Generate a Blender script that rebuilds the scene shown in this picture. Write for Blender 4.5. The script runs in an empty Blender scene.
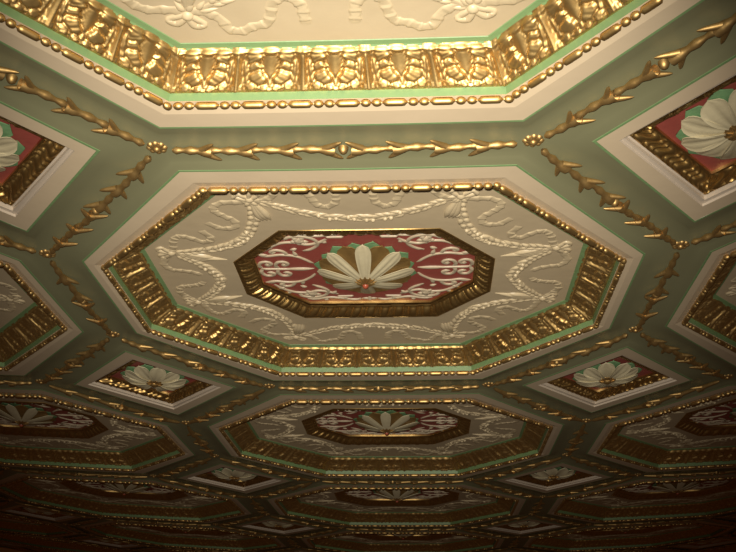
import bpy, math, random
import numpy as np
from mathutils import Matrix, Vector
random.seed(4)
PI = math.pi
C = bpy.context.scene.collection
sc = bpy.context.scene

# ------------------------------------------------------------------ layout (metres)
A_, Y_, B_ = 0.4836, 1.0431, 0.3780            # octagon node half sizes; column pitch 2, row pitch 2*Y_
YS = .989; KX, KY = .0137, .0031
CZ = 3.0                                       # ceiling height
def vault(x, y): return CZ + KX * x * x + KY * y * y   # the ceiling rises a little away from the middle

CAM = dict(f=1038.49, pit=0.4037473, yaw=-0.0560439, roll=0.0098586, x=0.1961979, y=-3.3511429, z=CZ - 1.3410233)
def cam_axes():
    p, yw, r = CAM['pit'], CAM['yaw'], CAM['roll']
    fwd = Vector((math.sin(yw) * math.cos(p), math.cos(yw) * math.cos(p), math.sin(p)))
    right = Vector((math.cos(yw), -math.sin(yw), 0)); up = right.cross(fwd)
    return fwd, math.cos(r) * right + math.sin(r) * up, -math.sin(r) * right + math.cos(r) * up
FWD, RGT, UPV = cam_axes()
def pix(x, y, z=0.0):
    d = Vector((x, y, vault(x, y) + z)) - Vector((CAM['x'], CAM['y'], CAM['z'])); w = d.dot(FWD)
    if w < .05: return None
    return 368 + CAM['f'] * d.dot(RGT) / w, 276 - CAM['f'] * d.dot(UPV) / w
def in_view(pts, m=4):
    q = [pix(x, y) for x, y in pts]
    q = [t for t in q if t]
    return any(-m < a < 736 + m and -m < b < 552 + m for a, b in q)

# ------------------------------------------------------------------ materials
def mat(name, col, rough=.6, metal=0.0, bump=.0, bscale=60, var=.0, vscale=6, col2=None, spec=.5, stretch=None, detail=4):
    m = bpy.data.materials.new(name); m.use_nodes = True
    nt = m.node_tree; b = nt.nodes['Principled BSDF']
    b.inputs['Base Color'].default_value = (*col, 1); b.inputs['Roughness'].default_value = rough
    b.inputs['Metallic'].default_value = metal; b.inputs['Specular IOR Level'].default_value = spec
    tc = nt.nodes.new('ShaderNodeTexCoord')
    if var:
        n = nt.nodes.new('ShaderNodeTexNoise'); n.inputs['Scale'].default_value = vscale; n.inputs['Detail'].default_value = detail
        src = tc.outputs['Object']
        if stretch:
            mp = nt.nodes.new('ShaderNodeMapping'); mp.inputs['Scale'].default_value = stretch
            nt.links.new(src, mp.inputs[0]); src = mp.outputs[0]
        nt.links.new(src, n.inputs[0])
        r = nt.nodes.new('ShaderNodeMapRange'); r.inputs[1].default_value = .185; r.inputs[2].default_value = .68
        r.inputs[3].default_value = 0; r.inputs[4].default_value = var
        nt.links.new(n.outputs[0], r.inputs[0])
        mx = nt.nodes.new('ShaderNodeMix'); mx.data_type = 'RGBA'
        mx.inputs[6].default_value = (*col, 1); mx.inputs[7].default_value = (*(col2 or tuple(c * .5 for c in col)), 1)
        nt.links.new(r.outputs[0], mx.inputs[0]); nt.links.new(mx.outputs[2], b.inputs['Base Color'])
    if bump:
        n2 = nt.nodes.new('ShaderNodeTexNoise'); n2.inputs['Scale'].default_value = bscale; n2.inputs['Detail'].default_value = 3
        nt.links.new(tc.outputs['Object'], n2.inputs[0])
        bp = nt.nodes.new('ShaderNodeBump'); bp.inputs['Strength'].default_value = bump; bp.inputs['Distance'].default_value = .004
        nt.links.new(n2.outputs[0], bp.inputs['Height']); nt.links.new(bp.outputs[0], b.inputs['Normal'])
    return m
M = dict(
    sage=mat('sage_paint', (.225, .218, .125), .42, bump=.12, bscale=9, var=.6, vscale=2.2, col2=(.185, .188, .105)),
    green=mat('light_green_paint', (.185, .30, .13), .5, bump=.3, bscale=60, var=.6, vscale=14, col2=(.155, .25, .105)),
    cream=mat('cream_paint', (.62, .50, .345), .5, bump=.12, bscale=22, var=.5, vscale=7, col2=(.55, .44, .30)),
    panel=mat('stone_cream_paint', (.55, .445, .29), .55, bump=.25, bscale=22, var=.6, vscale=9, col2=(.48, .385, .245)),
    relief=mat('relief_cream_paint', (.57, .465, .30), .40, bump=.2, bscale=90, var=.5, vscale=60, col2=(.49, .395, .25)),
    scroll=mat('scroll_cream_paint', (.56, .46, .32), .45, bump=.3, bscale=90, var=.4, vscale=40),
    white=mat('fillet_white_paint', (.60, .51, .41), .4, bump=.1, bscale=40, var=.3, vscale=9, col2=(.5, .42, .33)),
    red=mat('red_paint', (.36, .085, .064), .45, bump=.3, bscale=40, var=.6, vscale=16, col2=(.28, .062, .05)),
    gold=mat('gold_paint', (.72, .52, .22), .49, metal=.97, bump=.10, bscale=110, var=.65, vscale=30, col2=(.55, .32, .10)),
    gold_br=mat('branch_gold_paint', (.60, .41, .165), .52, metal=.88, bump=.16, bscale=90, var=.7, vscale=50, col2=(.42, .25, .085)),
    gold_dark=mat('antique_gold_paint', (.68, .47, .18), .42, metal=.97, bump=.12, bscale=110, var=.7, vscale=40, col2=(.46, .26, .08)),
    petal=mat('petal_cream_paint', (.60, .53, .35), .45, bump=.2, bscale=70, var=.5, vscale=30, col2=(.50, .43, .27)),
    gpetal=mat('petal_gold_paint', (.40, .25, .085), .40, metal=.5, bump=.2, bscale=80, var=.6, vscale=30, col2=(.26, .15, .05)),
    leaf=mat('leaf_green_paint', (.20, .38, .18), .45, bump=.3, bscale=90, var=.5, vscale=40),
    bud=mat('red_bud_paint', (.42, .10, .05), .35, var=.4, vscale=60),
)
MW = {}

# ------------------------------------------------------------------ mesh helpers
class MB:
    def __init__(s): s.v = []; s.f = []; s.n = 0; s.mi = []
    def add(s, V, F, mi=0):
        V = np.asarray(V, float).reshape(-1, 3); F = np.asarray(F, int)
        s.v.append(V); s.f.append(F + s.n); s.n += len(V); s.mi.append(np.full(len(F), mi))
    def grid(s, P, close_u=False, close_v=False, flip=False, mi=0):
        P = np.asarray(P, float); U, V = P.shape[:2]
        iu = np.arange(U if close_u else U - 1); iv = np.arange(V if close_v else V - 1)
        a, b = np.meshgrid(iu, iv, indexing='ij'); a2 = (a + 1) % U; b2 = (b + 1) % V
        F = np.stack([a * V + b, a2 * V + b, a2 * V + b2, a * V + b2], -1).reshape(-1, 4)
        if flip: F = F[:, ::-1]
        s.add(P.reshape(-1, 3), F, mi)
    def build(s, name, mats, parent, loc, smooth=True, mirror=None):
        V = np.concatenate(s.v); F = np.concatenate(s.f); mi = np.concatenate(s.mi)
        return mk(name, V, F, mi, mats, parent, loc, smooth)
def mk(name, V, F, mi, mats, parent, loc, smooth=True):
    lx, ly, rz = loc                                         # local frame of the thing: position + turn
    c, s_ = math.cos(rz), math.sin(rz)
    W = V.copy()
    wx = lx + c * V[:, 0] - s_ * V[:, 1]; wy = ly + s_ * V[:, 0] + c * V[:, 1]
    W[:, 2] = V[:, 2] + KX * (wx ** 2 - lx ** 2) + KY * (wy ** 2 - ly ** 2)   # follow the vaulted ceiling
    me = bpy.data.meshes.new(name)
    me.vertices.add(len(W)); me.vertices.foreach_set('co', W.astype(np.float32).ravel())
    me.loops.add(len(F) * 4); me.loops.foreach_set('vertex_index', F.astype(np.int32).ravel())
    me.polygons.add(len(F)); me.polygons.foreach_set('loop_start', np.arange(0, len(F) * 4, 4, dtype=np.int32))
    try: me.polygons.foreach_set('loop_total', np.full(len(F), 4, dtype=np.int32))
    except Exception: pass
    me.polygons.foreach_set('material_index', mi.astype(np.int32))
    me.polygons.foreach_set('use_smooth', np.full(len(F), smooth))
    for m_ in (mats if isinstance(mats, (list, tuple)) else [mats]): me.materials.append(M[m_])
    me.update(calc_edges=True); me.validate()
    o = bpy.data.objects.new(name, me); C.objects.link(o)
    if parent is not None: o.parent = parent
    else: o.location = (lx, ly, vault(lx, ly)); o.rotation_euler = (0, 0, rz)
    return o
def empty(name, loc):
    o = bpy.data.objects.new(name, None); C.objects.link(o)
    o.location = (loc[0], loc[1], vault(loc[0], loc[1])); o.rotation_euler = (0, 0, loc[2]); o.empty_display_size = .1
    return o
def tag(o, label, cat, group=None):
    o['label'] = label; o['category'] = cat
    if group: o['group'] = group

# rings --------------------------------------------------------------
def octr(a, y, x, b, k=YS):
    y *= k; b *= k
    return np.array([(-a, -y), (a, -y), (x, -b), (x, b), (a, y), (-a, y), (-x, b), (-x, -b)], float)
def diar(x, y): return np.array([(0, -y), (x, 0), (0, y), (-x, 0)], float)
def ring_pts(R, n):                                          # n points per edge, closed
    out = []
    for i in range(len(R)):
        p, q = R[i], R[(i + 1) % len(R)]
        t = np.arange(n)[:, None] / n
        out.append(p + (q - p) * t)
    return np.concatenate(out)
def strips(mb, rings, n):                                    # rings: list of (R, z, mat of the strip to the next)
    """flat-shaded bands between rings; verts not shared between bands so arrises stay crisp"""
    for (R0, z0, m0), (R1, z1, _) in zip(rings[:-1], rings[1:]):
        a = ring_pts(R0, n); b = ring_pts(R1, n)
        P = np.stack([np.c_[a, np.full(len(a), z0)], np.c_[b, np.full(len(b), z1)]], 1)
        mb.grid(P, close_u=True, flip=True, mi=m0)
def fill_ring(mb, R, z, n, k=5, mi=0, inner=None, zi=None):
    Ri = R * .02 if inner is None else inner
    a = ring_pts(R, n); b = ring_pts(Ri, n)
    zi = z if zi is None else zi
    t = np.linspace(0, 1, k + 1)[None, :, None]
    P = a[:, None] * (1 - t) + b[:, None] * t
    zz = z + (zi - z) * np.linspace(0, 1, k + 1)
    P = np.concatenate([P, np.broadcast_to(zz[None, :, None], P.shape[:2] + (1,))], 2)
    mb.grid(P, close_u=True, flip=True, mi=mi)
    if inner is None: # cap
        c = len(R) // 2
        V = np.c_[Ri, np.full(len(Ri), zi)]
        for i in range(0, len(R) - 2, 2):
            mb.add(V[[0, i + 1, i + 2, (i + 3) % len(R)]], [[3, 2, 1, 0]], mi)

def cove(R0, z0, R1, z1, counts, hf, nu, nv, amp, bulge, seed=0):
    """ornamented moulding: height field hf(u,v) on the sloped band between two rings"""
    n = len(R0)
    v = np.linspace(0, 1, nv)
    nrm = []
    for i in range(n):
        p, q = R0[i], R0[(i + 1) % n]; d = (q - p) / np.linalg.norm(q - p); inn = np.array([-d[1], d[0]])
        w = np.dot(R1[i] - p, inn); L = math.hypot(w, z1 - z0)
        nrm.append(np.array([inn[0] * (z1 - z0) / L, inn[1] * (z1 - z0) / L, -w / L]))
    P = []
    for i in range(n):
        cnt = counts[i % len(counts)]; K = cnt * nu
        for k in range(K):
            t = k / K
            o = R0[i] * (1 - t) + R0[(i + 1) % n] * t; e = R1[i] * (1 - t) + R1[(i + 1) % n] * t
            N = nrm[i]
            if k == 0: N = nrm[i] + nrm[i - 1]; N = N / np.dot(N, nrm[i])
            u = (k % nu) / nu * 2 - 1
            g = 1 + .12 * math.sin(3.1 * (i * 7 + k // nu) + seed)
            h = hf(np.full(nv, u), v) * g
            base = np.c_[o[0] + (e[0] - o[0]) * v, o[1] + (e[1] - o[1]) * v, z0 + (z1 - z0) * v]
            P.append(base + N[None] * (amp * h + bulge * np.sin(PI * v))[:, None])
    return np.array(P)

LOBES = [(.63, .50, .22, .44, .80, 1), (.50, .76, .27, .17, 1.05, 1), (.46, .52, .23, .15, .92, 1),
         (.38, .28, .29, .22, 1.2, 1), (.58, .14, .17, .11, 1.0, -1), (.20, .10, .15, .09, 1.0, -1), (.0, .05, .09, .06, 1.0, 1)]
def h_acanthus(u, v):
    """two facing half leaves of overlapping lobes, each outlined by a cut groove, between fluted stems"""
    s = np.abs(u); h = .30 + .30 * np.exp(-(s / .16) ** 2); g = np.zeros_like(u)
    for cs, cv, rs_, rv, am, ty in LOBES:
        dx, dy = (s - cs) / rs_, (v - cv) / rv
        th = np.arctan2(dy, dx); d = np.sqrt(dx ** 2 + dy ** 2) / (1 + .10 * np.cos(5 * th + cs * 9))
        ins = d < 1
        lift = .72 + .28 * np.clip(-dx * .7 + .3 * ty * dy + .3, 0, 1)
        vein = .10 * np.exp(-(dy * .8 + dx * .5) ** 2 / .010) + .05 * np.exp(-(dy * .8 + dx * .5 - .42) ** 2 / .010) + .05 * np.exp(-(dy * .8 + dx * .5 + .42) ** 2 / .010)
        line = np.exp(-((d - 1) / .10) ** 2)
        g = np.where(ins, line, np.maximum(g, line)); h = np.where(ins, am * lift * (1 - .3 * d ** 4) - vein, h)
    h = h - .42 * g
    st = s > .84 + .05 * np.sin(PI * v)
    h = np.where(st, .45 + .45 * np.abs(np.cos((s - 1) * PI * 5.0)) ** .7, h)
    for cs in (.0, .50, 1.0):
        d = ((s - cs) / .26) ** 2 + ((v - .90) / .065) ** 2
        h = np.where(d < 1, np.maximum(h, .55 + .55 * np.clip(1 - d, 0, None) ** .6), h)
    return h * np.clip(v / .04, 0, 1) * (1 - .80 * np.clip((v - .78) / .22, 0, 1) ** 1.3)
def h_gadroon(u, v):
    w = u + .25 * np.sin(PI * (v - .5)); w = (w + 1) % 2 - 1; s = np.abs(w)
    h = .25 + .75 * np.sqrt(np.clip(1 - (s / .62) ** 2, 0, None)) * np.clip(np.sin(PI * np.clip(v * .9 + .08, 0, 1)), 0, 1) ** .5
    h = h - .35 * np.exp(-((s - .62) / .06) ** 2)
    h = np.maximum(h, .85 * np.exp(-((s - .86) / .08) ** 2) * np.clip(v * 6, 0, 1))
    h = np.where(v > .88, .85, h); h = np.where(v < .06, .2, h)
    return h
def h_sleaf(u, v):
    w = u + .42 * np.sin(2 * PI * (v - .5)) * .8
    w = (w + 1) % 2 - 1; s = np.abs(w)
    h = .9 * np.sqrt(np.clip(1 - (s / .42) ** 2, 0, None)) * np.clip(np.sin(PI * v), 0, 1) ** .35
    h = np.maximum(h, .75 * np.exp(-((s - .72) / .11) ** 2))
    h = np.maximum(h, .9 * np.sqrt(np.clip(1 - ((np.abs(u) - 1) / .25) ** 2 - ((v - .93) / .12) ** 2, 0, None)))
    return h * np.clip(v / .06, 0, 1)

def tube(mb, P, r, ns=10, up=(0, 0, -1), mi=0, flat=1.0):
    """tube of varying radius along the 3-D path P"""
    P = np.asarray(P, float); T = np.gradient(P, axis=0); T /= np.linalg.norm(T, axis=1)[:, None] + 1e-12
    upv = np.array(up, float); S = np.cross(T, upv); S /= np.linalg.norm(S, axis=1)[:, None] + 1e-9; U = np.cross(S, T)
    th = np.arange(ns) / ns * 2 * PI; r = np.asarray(r, float)
    G = P[:, None] + r[:, None, None] * (S[:, None] * np.cos(th)[None, :, None] + flat * U[:, None] * np.sin(th)[None, :, None])
    mb.grid(G, close_v=True, mi=mi)

def beads(R, z, counts, r, nb, nbd, ns, pattern=(('bar', .042), ('bead', .0185), ('bead', .0185))):
    mb = MB(); n = len(R)
    for i in range(n):
        p, q = R[i], R[(i + 1) % n]; L = np.linalg.norm(q - p); d = (q - p) / L
        cnt = counts[i % len(counts)]; tot = sum(w for _, w in pattern) * cnt + pattern[1][1]; k = L / tot
        t = -pattern[1][1] * k * .5
        seq = [('bead', pattern[1][1])] + list(pattern) * cnt
        ts = []; rr = []
        for kind, w in seq:
            w *= k; m = nb if kind == 'bar' else nbd
            x = np.linspace(0, 1, m)
            if kind == 'bead': rad = r * np.sqrt(np.clip(1 - (2 * x - 1) ** 2, .02, None))
            else: rad = r * .98 * np.clip(1 - np.abs(2 * x - 1) ** 7, .03, None) ** .5
            ts += list(t + x * w); rr += list(rad); t += w
        ts = np.array(ts); P = np.c_[p[0] + d[0] * ts, p[1] + d[1] * ts, np.full(len(ts), z)]
        tube(mb, P, rr, ns)
    return mb

def smooth_path(pts, n):
    P = np.array(pts, float); P = np.vstack([2 * P[0] - P[1], P, 2 * P[-1] - P[-2]]); out = []
    m = len(P) - 3
    for i in range(n):
        t = i / (n - 1) * m; k = min(int(t), m - 1); f = t - k
        a, b, c, d = P[k:k + 4]
        out.append(.5 * ((2 * b) + (-a + c) * f + (2 * a - 5 * b + 4 * c - d) * f * f + (-a + 3 * b - 3 * c + d) * f ** 3))
    return np.array(out)
def strip(mb, pts, z, w, h, n=24, nc=7, mi=0, smooth=True):
    """relief ridge lying on the plane z and bulging downwards"""
    P = smooth_path(pts, n) if smooth else np.array(pts, float)
    t = np.linspace(0, 1, len(P)); T = np.gradient(P, axis=0); T /= np.linalg.norm(T, axis=1)[:, None] + 1e-9
    S = np.c_[-T[:, 1], T[:, 0]]; W = w(t) if callable(w) else np.full(len(P), w); H = h(t) if callable(h) else np.full(len(P), h)
    th = np.linspace(0, PI, nc)
    xy = P[:, None] + S[:, None] * (np.cos(th)[None, :, None] * W[:, None, None])
    zz = z + .001 - H[:, None] * np.sin(th)[None] ** .6
    mb.grid(np.concatenate([xy, zz[:, :, None]], 2), mi=mi)
    return P
def blob(mb, c, d, L, W, H, z, n=8, nc=6, sharp=.75):
    d = np.array(d, float); d /= np.linalg.norm(d) + 1e-9; c = np.array(c, float)
    t = np.linspace(0, 1, n); P = c + d[None] * (t[:, None] * L)
    strip(mb, P, z, lambda t: W * np.sin(PI * np.clip(t, .01, .99) ** sharp) + .0004, lambda t: H * np.sin(PI * np.clip(t, .01, .99) ** sharp) + .0002, nc=nc, smooth=False)
def path2(mb, pts, w0, w1, h, z, n=20, **k): strip(mb, pts, z, lambda t: w0 + (w1 - w0) * t, lambda t: h * np.clip(np.minimum(t, 1 - t) * 12, .25, 1), n=n, **k)

def petal(mb, ang, r0, r1, wmax, zf, n=14, m=9, ey=1.0, cup=.0, ribs=0.0, base=.35, shape=1.0, notch=0.0):
    """a petal with real thickness"""
    s = np.linspace(0, 1, n)[:, None]; c = np.linspace(-1, 1, m)[None]
    W = wmax * (base + (1 - base) * np.sin(PI * np.clip(s * .62, 0, 1)) ** shape) * np.sqrt(np.clip(1 - np.clip((s - .74) / .26, 0, 1) ** 2.2, .003, None))
    r = r0 + (r1 - r0) * s + 0 * c - notch * np.abs(c) * s
    lx = c * W; z = zf(s) + cup * (c ** 2) * np.sin(PI * s) + ribs * np.cos(c * PI * 2.5) * np.sin(PI * s * .95)
    ca, sa = math.cos(ang), math.sin(ang)
    X = r * ca - lx * sa; Yv = (r * sa + lx * ca) * ey; Z = z + 0 * X
    lo = np.stack([X, Yv, Z], -1); hi = lo.copy(); hi[..., 2] += .006 * (1 - .6 * c ** 2)
    mb.grid(lo); mb.grid(hi, flip=True)
    edge_lo = np.concatenate([lo[:, 0], lo[-1, 1:], lo[::-1, -1][1:]]); edge_hi = np.concatenate([hi[:, 0], hi[-1, 1:], hi[::-1, -1][1:]])
    mb.grid(np.stack([edge_lo, edge_hi], 1))
def dome(mb, cx, cy, z, rx, ry, h, n=12, m=6, top=True, wob=0, k=8):
    th = np.arange(n) / n * 2 * PI; ph = np.linspace(0, PI / 2 - .03, m)
    G = np.array([[(cx + rx * math.cos(p) * math.cos(t) * (1 + wob * math.cos(k * t)), cy + ry * math.cos(p) * math.sin(t) * (1 + wob * math.cos(k * t)), z - h * math.sin(p)) for p in ph] for t in th])
    mb.grid(G, close_u=True, flip=False)
    apex = G[:, -1]
    for i in range(0, n - 2, 2): mb.add(apex[[0, i + 1, i + 2, (i + 3) % n]], [[0, 1, 2, 3]])

# ------------------------------------------------------------------ coffer rings
N_OCT = octr(A_, Y_, 1.0, B_, 1)
C_OCT = octr(.448, .940, .893, .339)
L_OCT = octr(.424, .880, .868, .314)
BD = octr(.406, .8395, .8385, .2995)
G0 = octr(.401, .830, .830, .2960)
G1 = octr(.399, .825, .826, .2945)
G2 = octr(.3615, .7285, .7375, .2575)
P_OCT = octr(.3545, .7150, .7255, .252)
PZ = .0865
F_OUT = octr(.2523, .388, .4376, .1432)
F_IN = octr(.232, .325, .387, .1236)
R_IN = octr(.229, .318, .380, .1216)
RZ = .124
N_DIA = diar(1 - A_, Y_ - B_)
C_DIA = diar(.358, .478)
DF0 = diar(.301, .386)
DF1 = diar(.284, .357)
DG0 = diar(.278, .350)
DG1 = diar(.220, .275)
DR = diar(.212, .264)
DZ = .046
BEAD_N = (7, 6, 5, 6)
K1 = (.316, .606); K2 = (.640, .222)

def mirror4():
    return [(1, 1), (-1, 1), (1, -1), (-1, -1)]
def mpts(pts, sx, sy): return [(x * sx, y * sy * YS) for x, y in pts]

RIB_A = [K1, (.283, .600), (.246, .628), (.232, .665), (.204, .673), (.175, .657), (.143, .645), (.129, .610), (.118, .572), (.088, .556), (.060, .585), (.057, .620), (.054, .655)]
RIB_B = [K1, (.350, .592), (.400, .590), (.432, .566), (.437, .534), (.415, .500), (.387, .465), (.392, .420), (.437, .412), (.478, .452)]
RIB_C = [K2, (.625, .262), (.612, .318), (.590, .350), (.560, .345), (.514, .309), (.483, .335), (.508, .398)]
RIB_D = [K2, (.668, .180), (.688, .125), (.672, .080), (.640, .070), (.600, .056), (.578, .030)]
SWAG_D = [K1, (.318, .500), (.350, .385), (.398, .312), (.468, .265), (.560, .235), K2]

def ribbon_mesh(pts, lod):
    mb = MB(); n = (120, 50, 16)[lod]
    L = np.sum(np.linalg.norm(np.diff(np.array(pts), axis=0), axis=1)); k = L / .030
    strip(mb, pts, PZ, lambda t: .0145 * (1 + .12 * np.cos(2 * PI * k * t)) * np.clip(.5 + t * 8, 0, 1), lambda t: .0054 * (.45 + .55 * ((k * t) % 1.0)) * np.clip((1.02 - t) * 14, .1, 1), n=n, nc=(7, 6, 5)[lod])
    return mb
def garland_mesh(pts, lod, fat=1.0):
    mb = MB(); n = (40, 24, 14)[lod]
    P = strip(mb, pts, PZ, lambda t: .0065 + .0070 * fat * np.sin(PI * t), lambda t: .0028 + .0025 * np.sin(PI * t), n=n, nc=(7, 6, 5)[lod])
    L = np.sum(np.linalg.norm(np.diff(P, axis=0), axis=1)); cnt = int(L / (.027, .036, .055)[lod])
    rs = np.random.RandomState(len(pts) + int(L * 1000) % 97)
    for i in range(1, cnt):
        t = i / cnt; j = t * (len(P) - 1); a = int(j); p = P[a]; d = P[min(a + 1, len(P) - 1)] - P[max(a - 1, 0)]; d = d / (np.linalg.norm(d) + 1e-9)
        if t > .5: d = -d
        q = np.array([-d[1], d[0]]); w = (.5 + .5 * math.sin(PI * t)) * fat
        for sgn in (1, -1):
            dd = d + q * sgn * (.30 + .25 * rs.rand()); blob(mb, p - d * .010 + q * sgn * .003, dd, .044 * (.8 + .4 * rs.rand()), .0058 + .003 * w, .0048 + .0030 * w, PZ, n=(7, 6, 4)[lod], nc=(6, 5, 4)[lod], sharp=.7)
        if lod < 2 and abs(t - .5) < .2: 
            o = q * (rs.rand() - .5) * .03; dome(mb, p[0] + o[0], p[1] + o[1], PZ - .003, .008, .008, .009, n=8, m=4)
    return mb
def bow_mesh(K, sx, sy, lod, which):
    mb = MB(); k = np.array(K)
    out = np.array([.25, 1.0]) if which == 0 else np.array([1.0, .05])
    out /= np.linalg.norm(out); s = np.array([-out[1], out[0]])
    for sgn in (1, -1):
        d = out * .62 + s * sgn * .78
        e = s * sgn * .55 - out * .1
        pts = [k, k + d * .030 + s * sgn * .004, k + d * .052 - e * 0 + out * -.002, k + d * .050 + out * .012 - s * sgn * .018, k + out * .012]
        strip(mb, mpts(pts, sx, sy), PZ, .0085, lambda t: .0075 * (.7 + .3 * np.abs(np.sin(9 * t))), n=(18, 12, 8)[lod], nc=6)
    dome(mb, k[0] * sx, k[1] * sy, PZ + .001, .0155, .0155, .0125, n=12, m=5)
    return mb
def drop_mesh(K, tip, sx, sy, lod, blunt):
    mb = MB(); a = np.array(K); b = np.array(tip); L = np.linalg.norm(b - a)
    for off in (-1, 0, 1):
        q = np.array([-(b - a)[1], (b - a)[0]]) / L
        p0 = a; p1 = a * .5 + b * .5 + q * off * .011; p2 = a * (.08 if blunt else .0) + b * (.92 if blunt else 1) + q * off * (.012 if blunt else .002)
        if off and not blunt: p2 = a * .22 + b * .78 + q * off * .004
        strip(mb, mpts([p0, p1, p2], sx, sy), PZ, lambda t: .003 + .009 * np.sin(PI * np.clip(t, 0, 1) ** 1.4), lambda t: .002 + .0095 * np.sin(PI * np.clip(t, 0.02, .98) ** 1.3), n=(16, 10, 6)[lod], nc=6)
    return mb

def scroll_mesh(lod):
    mb = MB(); z = RZ; n = (22, 14, 8)[lod]
    def spiral(c, r, a0, turns, w=.0052):
        pts = [(c[0] + r * (1 - .62 * t) * math.cos(a0 + turns * 2 * PI * t), c[1] + r * (1 - .62 * t) * math.sin(a0 + turns * 2 * PI * t)) for t in np.linspace(0, 1, 9)]
        return pts
    for sx in (1, -1):
        path2(mb, [(sx * .183, 0), (sx * .28, 0), (sx * .372, 0)], .0045, .0062, .0062, z, n=n)
        blob(mb, (sx * .18, 0), (sx, 0), .13, .0095, .0075, z, n=n)
        for sy in (1, -1):
            f = lambda p: mpts(p, sx, sy)
            # paired volutes on the axis stem
            for cx in (.350, .292):
                path2(mb, f([(cx + .018, .006), (cx + .024, .030), (cx + .012, .058), (cx - .010, .060), (cx - .020, .044), (cx - .010, .032), (cx + .002, .040)]), .0072, .0085, .006, z, n=n)
            # lower scroll
            path2(mb, f([(.182, .045), (.205, .080), (.240, .112), (.290, .122), (.335, .112), (.368, .125)]), .0048, .0078, .0062, z, n=n)
            blob(mb, f([(.330, .118)])[0], (sx * .8, sy * .12), .048, .0085, .0062, z, n=n // 2 + 3)
            path2(mb, f([(.262, .118), (.276, .150), (.300, .160), (.318, .146), (.305, .134)]), .0068, .0088, .0062, z, n=n)
            blob(mb, f([(.232, .108)])[0], (sx * .2, sy * .9), .045, .008, .0058, z, n=6)
            # upper scroll, loop around the flower
            path2(mb, f([(.345, .145), (.310, .190), (.270, .220), (.225, .222), (.190, .205), (.150, .218), (.118, .245)]), .0058, .0072, .0062, z, n=n + 4)
            path2(mb, f([(.205, .150), (.170, .175), (.150, .210), (.165, .250), (.205, .270), (.245, .262), (.262, .240)]), .0062, .0078, .0062, z, n=n + 4)
            path2(mb, f([(.236, .290), (.195, .286), (.150, .272), (.105, .282), (.060, .296), (.030, .290)]), .0055, .0062, .0062, z, n=n)
            path2(mb, f([(.120, .262), (.092, .262), (.060, .262)]), .0045, .0066, .0058, z, n=n)
            dome(mb, sx * .212, sy * .232, z, .018, .020, .009, n=16, m=5, wob=.22, k=5)
            for a in range(5):
                an = a / 5 * 2 * PI + .3; blob(mb, (sx * .212 + .010 * math.cos(an), sy * .232 + .010 * math.sin(an)), (math.cos(an), math.sin(an)), .026, .0095, .007, z, n=6)
            for (x, y, dx, dy, L) in ((.288, .205, .3, .5, .036), (.170, .282, -.3, .5, .024), (.225, .170, .6, -.3, .03), (.135, .232, -.4, -.6, .028), (.100, .285, -.5, -.4, .026), (.308, .172, .5, .3, .03)):
                blob(mb, (sx * x, sy * y), (sx * dx, sy * dy), L, .0085, .0062, z, n=6)
    for sy in (1, -1):
        for dx, dy, L in ((1, 0, .032), (-1, 0, .032), (0, 1, .020), (0, -1, .018)):
            blob(mb, (0, sy * .284), (dx, dy), L, .0072, .0058, z, n=6)
    return mb

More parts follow.
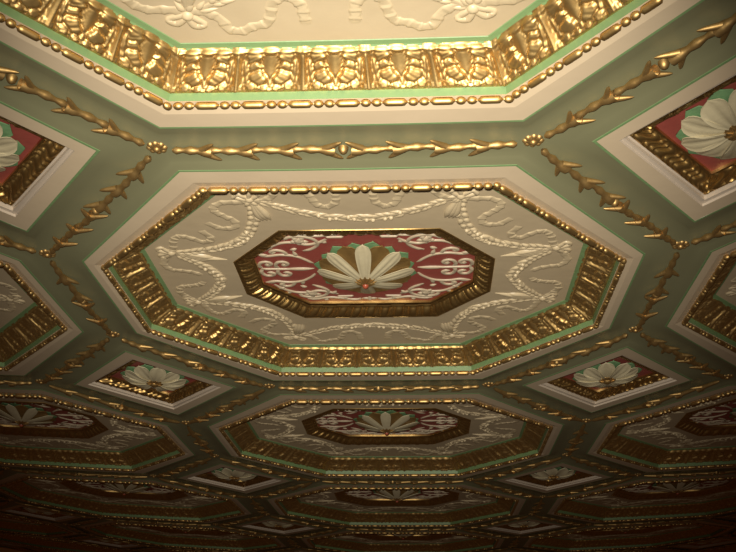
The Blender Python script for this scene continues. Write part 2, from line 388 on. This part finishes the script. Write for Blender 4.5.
# ------------------------------------------------------------------ octagonal coffer
def make_octagon(i, j, lod, label):
    loc = (2.0 * i, 2 * Y_ * j, 0.0)
    root = empty('octagonal_coffer', loc); tag(root, label, 'coffer', 'octagonal coffers of the ceiling')
    n = 8
    mb = MB(); strips(mb, [(C_OCT, 0, 0), (L_OCT, -.001, 0), (BD * 1.010, .0045, 0), (G0, .0055, 0)], n)
    mb.build('border', 'cream', root, loc, False)
    mb = beads(BD, -.0035, BEAD_N, .0098, (9, 7, 5)[lod], (7, 5, 4)[lod], (10, 8, 6)[lod]); mb.build('bead_moulding', 'gold', root, loc)
    mb = MB(); strips(mb, [(G0, .0045, 0), (G0 * .9985, .003, 0), (G1, .0235, 0)], n); mb.build('lower_fillet', 'green', root, loc, False)
    nu, nv = ((44, 40), (26, 24), (22, 20))[lod]
    mb = MB(); mb.grid(cove(G1, .0225, G2, .083, (5, 4, 4, 4), h_acanthus, nu, nv, .0130, -.004, i + 3 * j), close_u=True, flip=True)
    mb.build('acanthus_moulding', 'gold', root, loc)
    pm = MB(); fill_ring(pm, P_OCT * 1.004, PZ, n, 3, 0, F_OUT); panel = pm.build('relief_panel', 'panel', root, loc, False)
    mb = MB(); strips(mb, [(G2 * 1.006, .0790, 0), (G2, .0820, 0), (P_OCT, PZ - .002, 0), (P_OCT * .998, PZ + .0005, 0)], n); mb.build('upper_fillet', 'green', root, loc, False)
    # relief
    if lod == 2:
        g = MB()
        for sx, sy in mirror4():
            for mm in (garland_mesh(mpts(SWAG_D, sx, sy), 2, 1.3), bow_mesh(K1, sx, sy, 2, 0), bow_mesh(K2, sx, sy, 2, 1), drop_mesh(K2, (.462, .165), sx, sy, 2, False), drop_mesh(K1, (.279, .455), sx, sy, 2, True),
                       ribbon_mesh(mpts(RIB_A, sx, sy), 2), ribbon_mesh(mpts(RIB_B, sx, sy), 2), ribbon_mesh(mpts(RIB_C, sx, sy), 2), ribbon_mesh(mpts(RIB_D, sx, sy), 2)):
                for v_, f_ in zip(mm.v, mm.f): pass
                g.add(np.concatenate(mm.v), np.concatenate(mm.f))
        for mm in [garland_mesh([(.316, s * .606), (.175, s * .515), (0, s * .474), (-.175, s * .515), (-.316, s * .606)], 2) for s in (1, -1)] + [garland_mesh([(s * .64, .222), (s * .545, .095), (s * .515, 0), (s * .545, -.095), (s * .64, -.222)], 2) for s in (1, -1)]:
            g.add(np.concatenate(mm.v), np.concatenate(mm.f))
        g.build('garland_relief', 'relief', panel, loc)
    else:
        for sx, sy in mirror4():
            garland_mesh(mpts(SWAG_D, sx, sy), lod, 1.45).build('garland', 'relief', panel, loc)
            for R_ in (RIB_A, RIB_B, RIB_C, RIB_D): ribbon_mesh(mpts(R_, sx, sy), lod).build('ribbon', 'relief', panel, loc)
            bow_mesh(K1, sx, sy, lod, 0).build('bow', 'relief', panel, loc); bow_mesh(K2, sx, sy, lod, 1).build('bow', 'relief', panel, loc)
            drop_mesh(K2, (.462, .165), sx, sy, lod, False).build('drop_leaf', 'relief', panel, loc)
            drop_mesh(K1, (.279, .455), sx, sy, lod, True).build('drop_leaf', 'relief', panel, loc)
        for s in (1, -1):
            garland_mesh([(.316, s * .606), (.235, s * .556), (.175, s * .518), (.09, s * .486), (0, s * .474), (-.09, s * .486), (-.175, s * .518), (-.235, s * .556), (-.316, s * .606)], lod, .8).build('garland', 'relief', panel, loc)
            garland_mesh([(s * .64, .222), (s * .590, .165), (s * .545, .095), (s * .515, 0), (s * .545, -.095), (s * .590, -.165), (s * .64, -.222)], lod, 1.3).build('garland', 'relief', panel, loc)
    # inner frame and red field
    mb = MB(); nu, nv = ((18, 18), (12, 12), (6, 6))[lod]
    mb.grid(cove(F_OUT, PZ - .001, F_IN, RZ - .006, (9, 6, 5, 6), h_gadroon, nu, nv, .0125, .004, j), close_u=True, flip=True)
    strips(mb, [(F_IN, RZ - .010, 0), (R_IN, RZ - .009, 0), (R_IN * .998, RZ + .001, 0)], 4)
    strips(mb, [(F_OUT * 1.018, PZ + .001, 0), (F_OUT * 1.013, PZ - .0022, 0), (F_OUT, PZ - .0028, 0), (F_OUT * .995, PZ + .002, 0)], 4)
    mb.build('inner_frame', 'gold_dark', root, loc)
    mb = MB(); fill_ring(mb, R_IN, RZ, 4, 3); red = mb.build('red_field', 'red', root, loc, False); red['label'] = 'dull red field'
    scroll_mesh(lod).build('scrollwork', 'scroll', red, loc)
    # fan rosette hanging from the centre
    ey = 1.24
    mb = MB()
    for k in range(16): petal(mb, (k + .5) / 16 * 2 * PI, .05, .182 - .008 * (k % 2), .031, lambda s: .118 - .004 * np.sin(PI * s) + .002 * s, n=8, m=5, ey=ey, cup=.002, base=.5)
    ros = mb.build('rosette', 'leaf', root, loc); ros['label'] = 'rosette with a green leaf whorl'
    n1, m1 = ((16, 11), (10, 7), (7, 5))[lod]
    gp = [((k + .5) / 8 * 2 * PI) for k in range(8)]; cp = [k / 8 * 2 * PI + PI / 2 for k in range(8)]
    zg = lambda s: .082 + .034 * s; zc = lambda s: .068 + .044 * s - .004 * np.sin(PI * s)
    if lod == 2:
        mb = MB(); [petal(mb, a, .02, .170, .040, zg, n1, m1, ey, cup=-.006, ribs=.0015) for a in gp]; mb.build('gilt_petals', 'gpetal', ros, loc)
        mb = MB(); [petal(mb, a, .024, .172, .0275, zc, n1, m1, ey, cup=.004, ribs=.0022, base=.50) for a in cp]; mb.build('cream_petals', 'petal', ros, loc)
    else:
        for a in gp: mb = MB(); petal(mb, a, .02, .170, .040, zg, n1, m1, ey, cup=-.006, ribs=.0015); mb.build('gilt_petal', 'gpetal', ros, loc)
        for a in cp: mb = MB(); petal(mb, a, .024, .172, .0275, zc, n1, m1, ey, cup=.004, ribs=.0022, base=.50); mb.build('cream_petal', 'petal', ros, loc)
    mb = MB()
    for k in range(12): petal(mb, (k + .5) / 12 * 2 * PI, .004, .050, .0120, lambda s: .060 + .022 * s ** 1.5, 8, 5, 1.15, cup=-.003)
    dome(mb, 0, 0, .080, .030, .034, .021, 24, 7, wob=.07, k=12)
    mb.build('gilt_centre', 'gold_br', ros, loc)
    mb = MB(); dome(mb, 0, 0, .056, .0115, .013, .012, 12, 6); mb.build('bud', 'bud', ros, loc)['label'] = 'small red bud'
    return root

def make_diamond(x, y, lod, label):
    loc = (x, y, 0.0); root = empty('diamond_coffer', loc); tag(root, label, 'coffer', 'diamond coffers of the ceiling')
    mb = MB(); strips(mb, [(C_DIA, 0, 0), (DF0, 0, 0)], 8); mb.build('border', 'cream', root, loc, False)
    mb = MB(); strips(mb, [(DF0, 0, 0), (DF0 * .996, .007, 0), (DF1 * 1.01, .0075, 0), (DF1 * 1.007, .017, 0), (DG0, .020, 0)], 8); mb.build('white_frame', 'white', root, loc, False)
    nu, nv = ((22, 22), (14, 14), (8, 8))[lod]
    mb = MB(); mb.grid(cove(DG0, .018, DG1, DZ - .003, (4,), h_sleaf, nu, nv, .0135, -.003), close_u=True, flip=True)
    strips(mb, [(DG1, DZ - .010, 0), (DR, DZ - .009, 0), (DR * .998, DZ + .001, 0)], 4); mb.build('gilt_moulding', 'gold_dark', root, loc)
    mb = MB(); fill_ring(mb, DR, DZ, 4, 3); mb.build('red_field', 'red', root, loc, False)
    ey = 1.22; mb = MB()
    for k in range(10): petal(mb, (k + .5) / 10 * 2 * PI, 0.04, .150, .034, lambda s: DZ - .006 - .008 * np.sin(PI * s), n=8, m=5, ey=ey, cup=.003, base=.5)
    ros = mb.build('rosette', 'leaf', root, loc)
    n1, m1 = ((16, 11), (10, 7), (7, 5))[lod]
    z = lambda s: .012 + .022 * s - .006 * np.sin(PI * s)
    if lod == 2:
        mb = MB(); [petal(mb, k / 10 * 2 * PI + .1, .020, .138 + .004 * (k % 3), .0360, lambda s, k=k: z(s) + .003 * (k % 2), n1, m1, ey, cup=-.007, ribs=.0020, base=.22) for k in range(10)]; mb.build('cream_petals', 'petal', ros, loc)
    else:
        for k in range(10): mb = MB(); petal(mb, k / 10 * 2 * PI + .1, .020, .138 + .004 * (k % 3), .0360, lambda s, k=k: z(s) + .003 * (k % 2), n1, m1, ey, cup=-.007, ribs=.0020, base=.22); mb.build('cream_petal', 'petal', ros, loc)
    mb = MB()
    for k in range(9): petal(mb, k / 9 * 2 * PI, .006, .040, .0125, lambda s: .006 + .008 * s ** 1.5, 8, 5, 1.15, cup=-.003)
    dome(mb, 0, 0, .010, .019, .021, .014, 14, 6)
    mb.build('gilt_centre', 'gold_br', ros, loc)
    return root

# ------------------------------------------------------------------ gilt branches and bosses
def make_branch(p, q, nseg, lod, label, group):
    p = np.array(p); q = np.array(q); L = np.linalg.norm(q - p); ang = math.atan2(q[1] - p[1], q[0] - p[0])
    c = (p + q) / 2; loc = (c[0], c[1], ang); mb = MB()
    ns = (10, 8, 6)[lod]; z0 = .006; half = L / 2
    rs = np.random.RandomState(int(abs(c[0] * 131 + c[1] * 517)) % 1000)
    for side in (1, -1):
        a = .042; step = (half - .018 - a) / nseg
        for k in range(nseg):
            s0 = a + k * step - (.012 if k else 0); s1 = a + (k + 1) * step - .004
            t = np.linspace(0, 1, (12, 8, 5)[lod])
            x = s0 + (s1 - s0) * t; wob = (rs.rand() - .5) * .010
            yv = wob * np.sin(PI * t)
            r = .0078 + .0050 * t ** 1.6 + .0022 * np.sin(t * 17) * (lod == 0) + .003 * np.exp(-((t - 1) / .12) ** 2)
            r[0] *= .55
            P = np.c_[(x - half) * side, yv, z0 - .006 - .006 * t]
            tube(mb, P, r, ns)
            for sg in (1, -1):                                 # the two thorns of the fork
                tl = .042 + .014 * rs.rand(); u = np.linspace(0, 1, (8, 6, 4)[lod])
                bx = s1 - .026 + tl * u * .85; by = sg * (.004 + .040 * u ** 1.1 - .004 * u ** 4)
                tube(mb, np.c_[(bx - half) * side, by, z0 - .010 - .003 * u], .0092 * (1 - u) ** .55 + .0012, ns, flat=.9)
    o = mb.build('gilt_branch', 'gold_br', None, loc); tag(o, label, 'branch moulding', group)
    mb = MB(); dome(mb, 0, 0, z0 - .004, .0135, .0135, .019, 12, 6); b = mb.build('hanging_berry', 'gold_br', o, loc)
    return o
def make_boss(x, y, lod, label):
    loc = (x, y, .0); mb = MB()
    for k in range(8):
        an = k / 8 * 2 * PI; dome(mb, .0195 * math.cos(an), .0195 * math.sin(an), .012, .0098, .0098, .010, 8, 4)
    dome(mb, 0, 0, .012, .026, .026, .010, 16, 4)
    o = mb.build('gilt_boss', 'gold_br', None, loc)
    tag(o, label, 'boss', 'gilt flower bosses at the beam crossings')
    mb = MB(); dome(mb, 0, 0, .004, .0095, .0095, .009, 10, 5); mb.build('centre_bead', 'gold_br', o, loc)

# ------------------------------------------------------------------ ceiling structure: the sage beams and the slab above
ROWS = range(-2, 11); COLS = range(-5, 6)
mb = MB()
def beam_profile(N, Cc):
    f = lambda t: N * (1 - t) + Cc * t
    return [(N, .0095, 0), (f(.18), .0094, 0), (f(.40), .0086, 0), (f(.60), .0068, 0), (f(.64), .0058, 0), (f(.80), .0032, 0), (f(.93), .0004, 1), (f(.94), -.0005, 1), (Cc, -.0005, 0), (Cc * .9985, .001, 0)]
def beam(mb, pr, n):                                         # smooth sage trough, then the crisp light green edge line
    sm = pr[:7]; P = np.stack([np.c_[ring_pts(R, n), np.full(len(R) * n, z)] for R, z, m in sm], 1)
    mb.grid(P, close_u=True, flip=True, mi=0); strips(mb, pr[6:], n)
def at(rings, x, y): return [(R + np.array([x, y]), z, m) for R, z, m in rings]
for j in ROWS:
    for i in COLS: beam(mb, at(beam_profile(N_OCT, C_OCT), 2.0 * i, 2 * Y_ * j), 6)
for j in range(-2, 10):
    for i in range(-5, 5): beam(mb, at(beam_profile(N_DIA, C_DIA), 2.0 * i + 1, 2 * Y_ * j + Y_), 6)
ceil = mb.build('ceiling', ['sage', 'green'], None, (0, 0, 0), True)
for p_ in ceil.data.polygons:
    if p_.material_index == 1: p_.use_smooth = False
ceil['kind'] = 'structure'

# ------------------------------------------------------------------ place things
RN = {-1: 'top-row', 0: 'second-row', 1: 'third-row', 2: 'fourth-row', 3: 'fifth-row', 4: 'sixth-row', 5: 'seventh-row', 6: 'eighth-row'}
CN = {-4: 'outermost left', 4: 'outermost right', -3: 'farthest left', -2: 'far left', -1: 'left', 0: 'centre', 1: 'right', 2: 'far right', 3: 'farthest right'}
def oname(i, j): return f'{RN.get(j, "nearest")} {CN[i]} octagon'
DN = {-1: 'first-row', 0: 'second-row', 1: 'third-row', 2: 'fourth-row', 3: 'fifth-row', 4: 'sixth-row', 5: 'seventh-row'}
DC = {-4: 'outermost left', 3: 'outermost right', -3: 'farthest left', -2: 'far left', -1: 'left', 0: 'right', 1: 'far right', 2: 'farthest right'}
def dname(i, j): return f'{DN.get(j, "nearest")} {DC[i]} diamond'
OL = {(0, -1): 'brightest octagonal coffer at the top edge of the photo, only its far side showing',
      (0, 0): 'large octagonal coffer in the middle, seen whole, with red field and petalled rosette',
      (-1, 0): 'octagonal coffer cut by the left edge, level with the large middle coffer',
      (1, 0): 'octagonal coffer cut by the right edge, level with the large middle coffer',
      (0, 1): 'dim octagonal coffer directly below the large middle one, seen whole',
      (-1, 1): 'dim octagonal coffer at lower left, its rosette near the left edge',
      (1, 1): 'dim octagonal coffer at lower right, cut by the right edge',
      (0, 2): 'dark narrow octagonal coffer, second below the large middle one',
      (-1, 2): 'dark octagonal coffer near the bottom left, beneath the dim lower left one',
      (1, 2): 'dark octagonal coffer near the bottom right, beneath the dim lower right one'}
def lod_of(y): return 0 if y < 1.0 else (1 if y < 3.2 else 2)
def rpts(R, x, y): 
    q = ring_pts(R, 6); return [(a + x, b + y) for a, b in q]
nO = nD = nB = nN = 0
def dist_lod(y): return 0 if y < 1.2 else (1 if y < 3 else 2)
vis_o = []
for j in range(-2, 6):
    for i in range(-4, 5):
        x, y = 2.0 * i, 2 * Y_ * j
        if y + Y_ < CAM['y'] + 1: continue
        if in_view(rpts(L_OCT, x, y) + rpts(F_OUT, x, y)):
            lab = OL.get((i, j)) or f'almost black octagonal coffer, the {oname(i, j)} in the dark far end'
            make_octagon(i, j, dist_lod(y), lab); vis_o.append((i, j)); nO += 1
DL = {(-1, -1): 'diamond coffer with a cream daisy cut by the upper left edge',
      (0, -1): 'diamond coffer with a cream daisy cut by the upper right edge',
      (-1, 0): 'whole diamond coffer with a daisy below left of the large middle octagon',
      (0, 0): 'whole diamond coffer with a daisy below right of the large middle octagon',
      (-1, 1): 'small dim diamond coffer, left one of the third diamond row',
      (0, 1): 'small dim diamond coffer, right one of the third diamond row'}
for j in range(-2, 5):
    for i in range(-4, 4):
        x, y = 2.0 * i + 1, 2 * Y_ * j + Y_
        if in_view(rpts(DF0, x, y)):
            lab = DL.get((i, j)) or f'tiny dark diamond coffer, the {dname(i, j)} in the dim far end'
            make_diamond(x, y, dist_lod(y), lab)
        dx, dy = 1 - A_, Y_ - B_
        nodes = dict(left=(x - dx, y), right=(x + dx, y), near=(x, y - dy), far=(x, y + dy))
        for k, (nx, ny) in nodes.items():
            w = {'left': 'left', 'right': 'right', 'near': 'upper', 'far': 'lower'}[k]
            if in_view([(nx, ny)], 6) and ny < 9: make_boss(nx, ny, 0, f'small gilt flower boss at the {w} corner of the {dname(i, j)}')
        for a, b, oi, oj in (('left', 'near', i, j), ('near', 'right', i + 1, j), ('right', 'far', i + 1, j + 1), ('far', 'left', i, j + 1)):
            p, q = nodes[a], nodes[b]
            smp = [(p[0] + (q[0] - p[0]) * t, p[1] + (q[1] - p[1]) * t) for t in np.linspace(.05, .95, 12)]
            if in_view(smp, 2) and smp[5][1] < 9:
                make_branch(p, q, 3, dist_lod(smp[5][1]), f'gilt thorny branch between the {oname(oi, oj) } and the {dname(i, j)}', 'gilt branches along the diagonal beams')
for j in range(-2, 6):
    for i in range(-4, 5):
        if j + 1 in RN:
            y = 2 * Y_ * j + Y_; x = 2.0 * i; p, q = (x - A_, y), (x + A_, y)
            if in_view([(x - A_ + 2 * A_ * t, y) for t in np.linspace(.04, .96, 12)], 2) and y < 9:
                make_branch(p, q, 4, dist_lod(y), f'gilt thorny branch between the {oname(i, j)} and the {oname(i, j + 1)}', 'gilt branches along the cross beams')
        if i + 1 in CN:
            x = 2.0 * i + 1; y = 2 * Y_ * j; p, q = (x, y - B_), (x, y + B_)
            if in_view([(x, y - B_ + 2 * B_ * t) for t in np.linspace(.05, .95, 10)], 2):
                make_branch(p, q, 2, dist_lod(y), f'gilt thorny branch between the {oname(i, j)} and the {oname(i + 1, j)}', 'gilt branches along the short beams')
print('octagons', vis_o)

# ------------------------------------------------------------------ camera
cam = bpy.data.cameras.new('camera'); co = bpy.data.objects.new('camera', cam); C.objects.link(co)
cam.sensor_width = 36; cam.lens = CAM['f'] * 36 / 736; cam.clip_start = .05; cam.clip_end = 60
R3 = Matrix((RGT, UPV, -FWD)).transposed()
co.matrix_world = Matrix.Translation((CAM['x'], CAM['y'], CAM['z'])) @ R3.to_4x4()
sc.camera = co

# ------------------------------------------------------------------ light: the camera's flash and the faint room glow
sp = bpy.data.lights.new('flash', 'SPOT'); sp.energy = 385; sp.color = (1.0, .92, .78); sp.shadow_soft_size = .022
sp.spot_size = math.radians(52); sp.spot_blend = 1.0
so = bpy.data.objects.new('flash', sp); C.objects.link(so)
so.matrix_world = Matrix.Translation(Vector((CAM['x'], CAM['y'], CAM['z'])) + RGT * -.03 + UPV * .06) @ R3.to_4x4() @ Matrix.Rotation(math.radians(.8), 4, 'X')
w = bpy.data.worlds.new('world'); sc.world = w; w.use_nodes = True
w.node_tree.nodes['Background'].inputs[0].default_value = (.050, .016, .004, 1); w.node_tree.nodes['Background'].inputs[1].default_value = .18
sc.view_settings.view_transform = 'Standard'; sc.view_settings.look = 'None'; sc.view_settings.exposure = 0.85; sc.view_settings.gamma = 1
sc.view_settings.use_curve_mapping = False
sc.cycles.max_bounces = 5
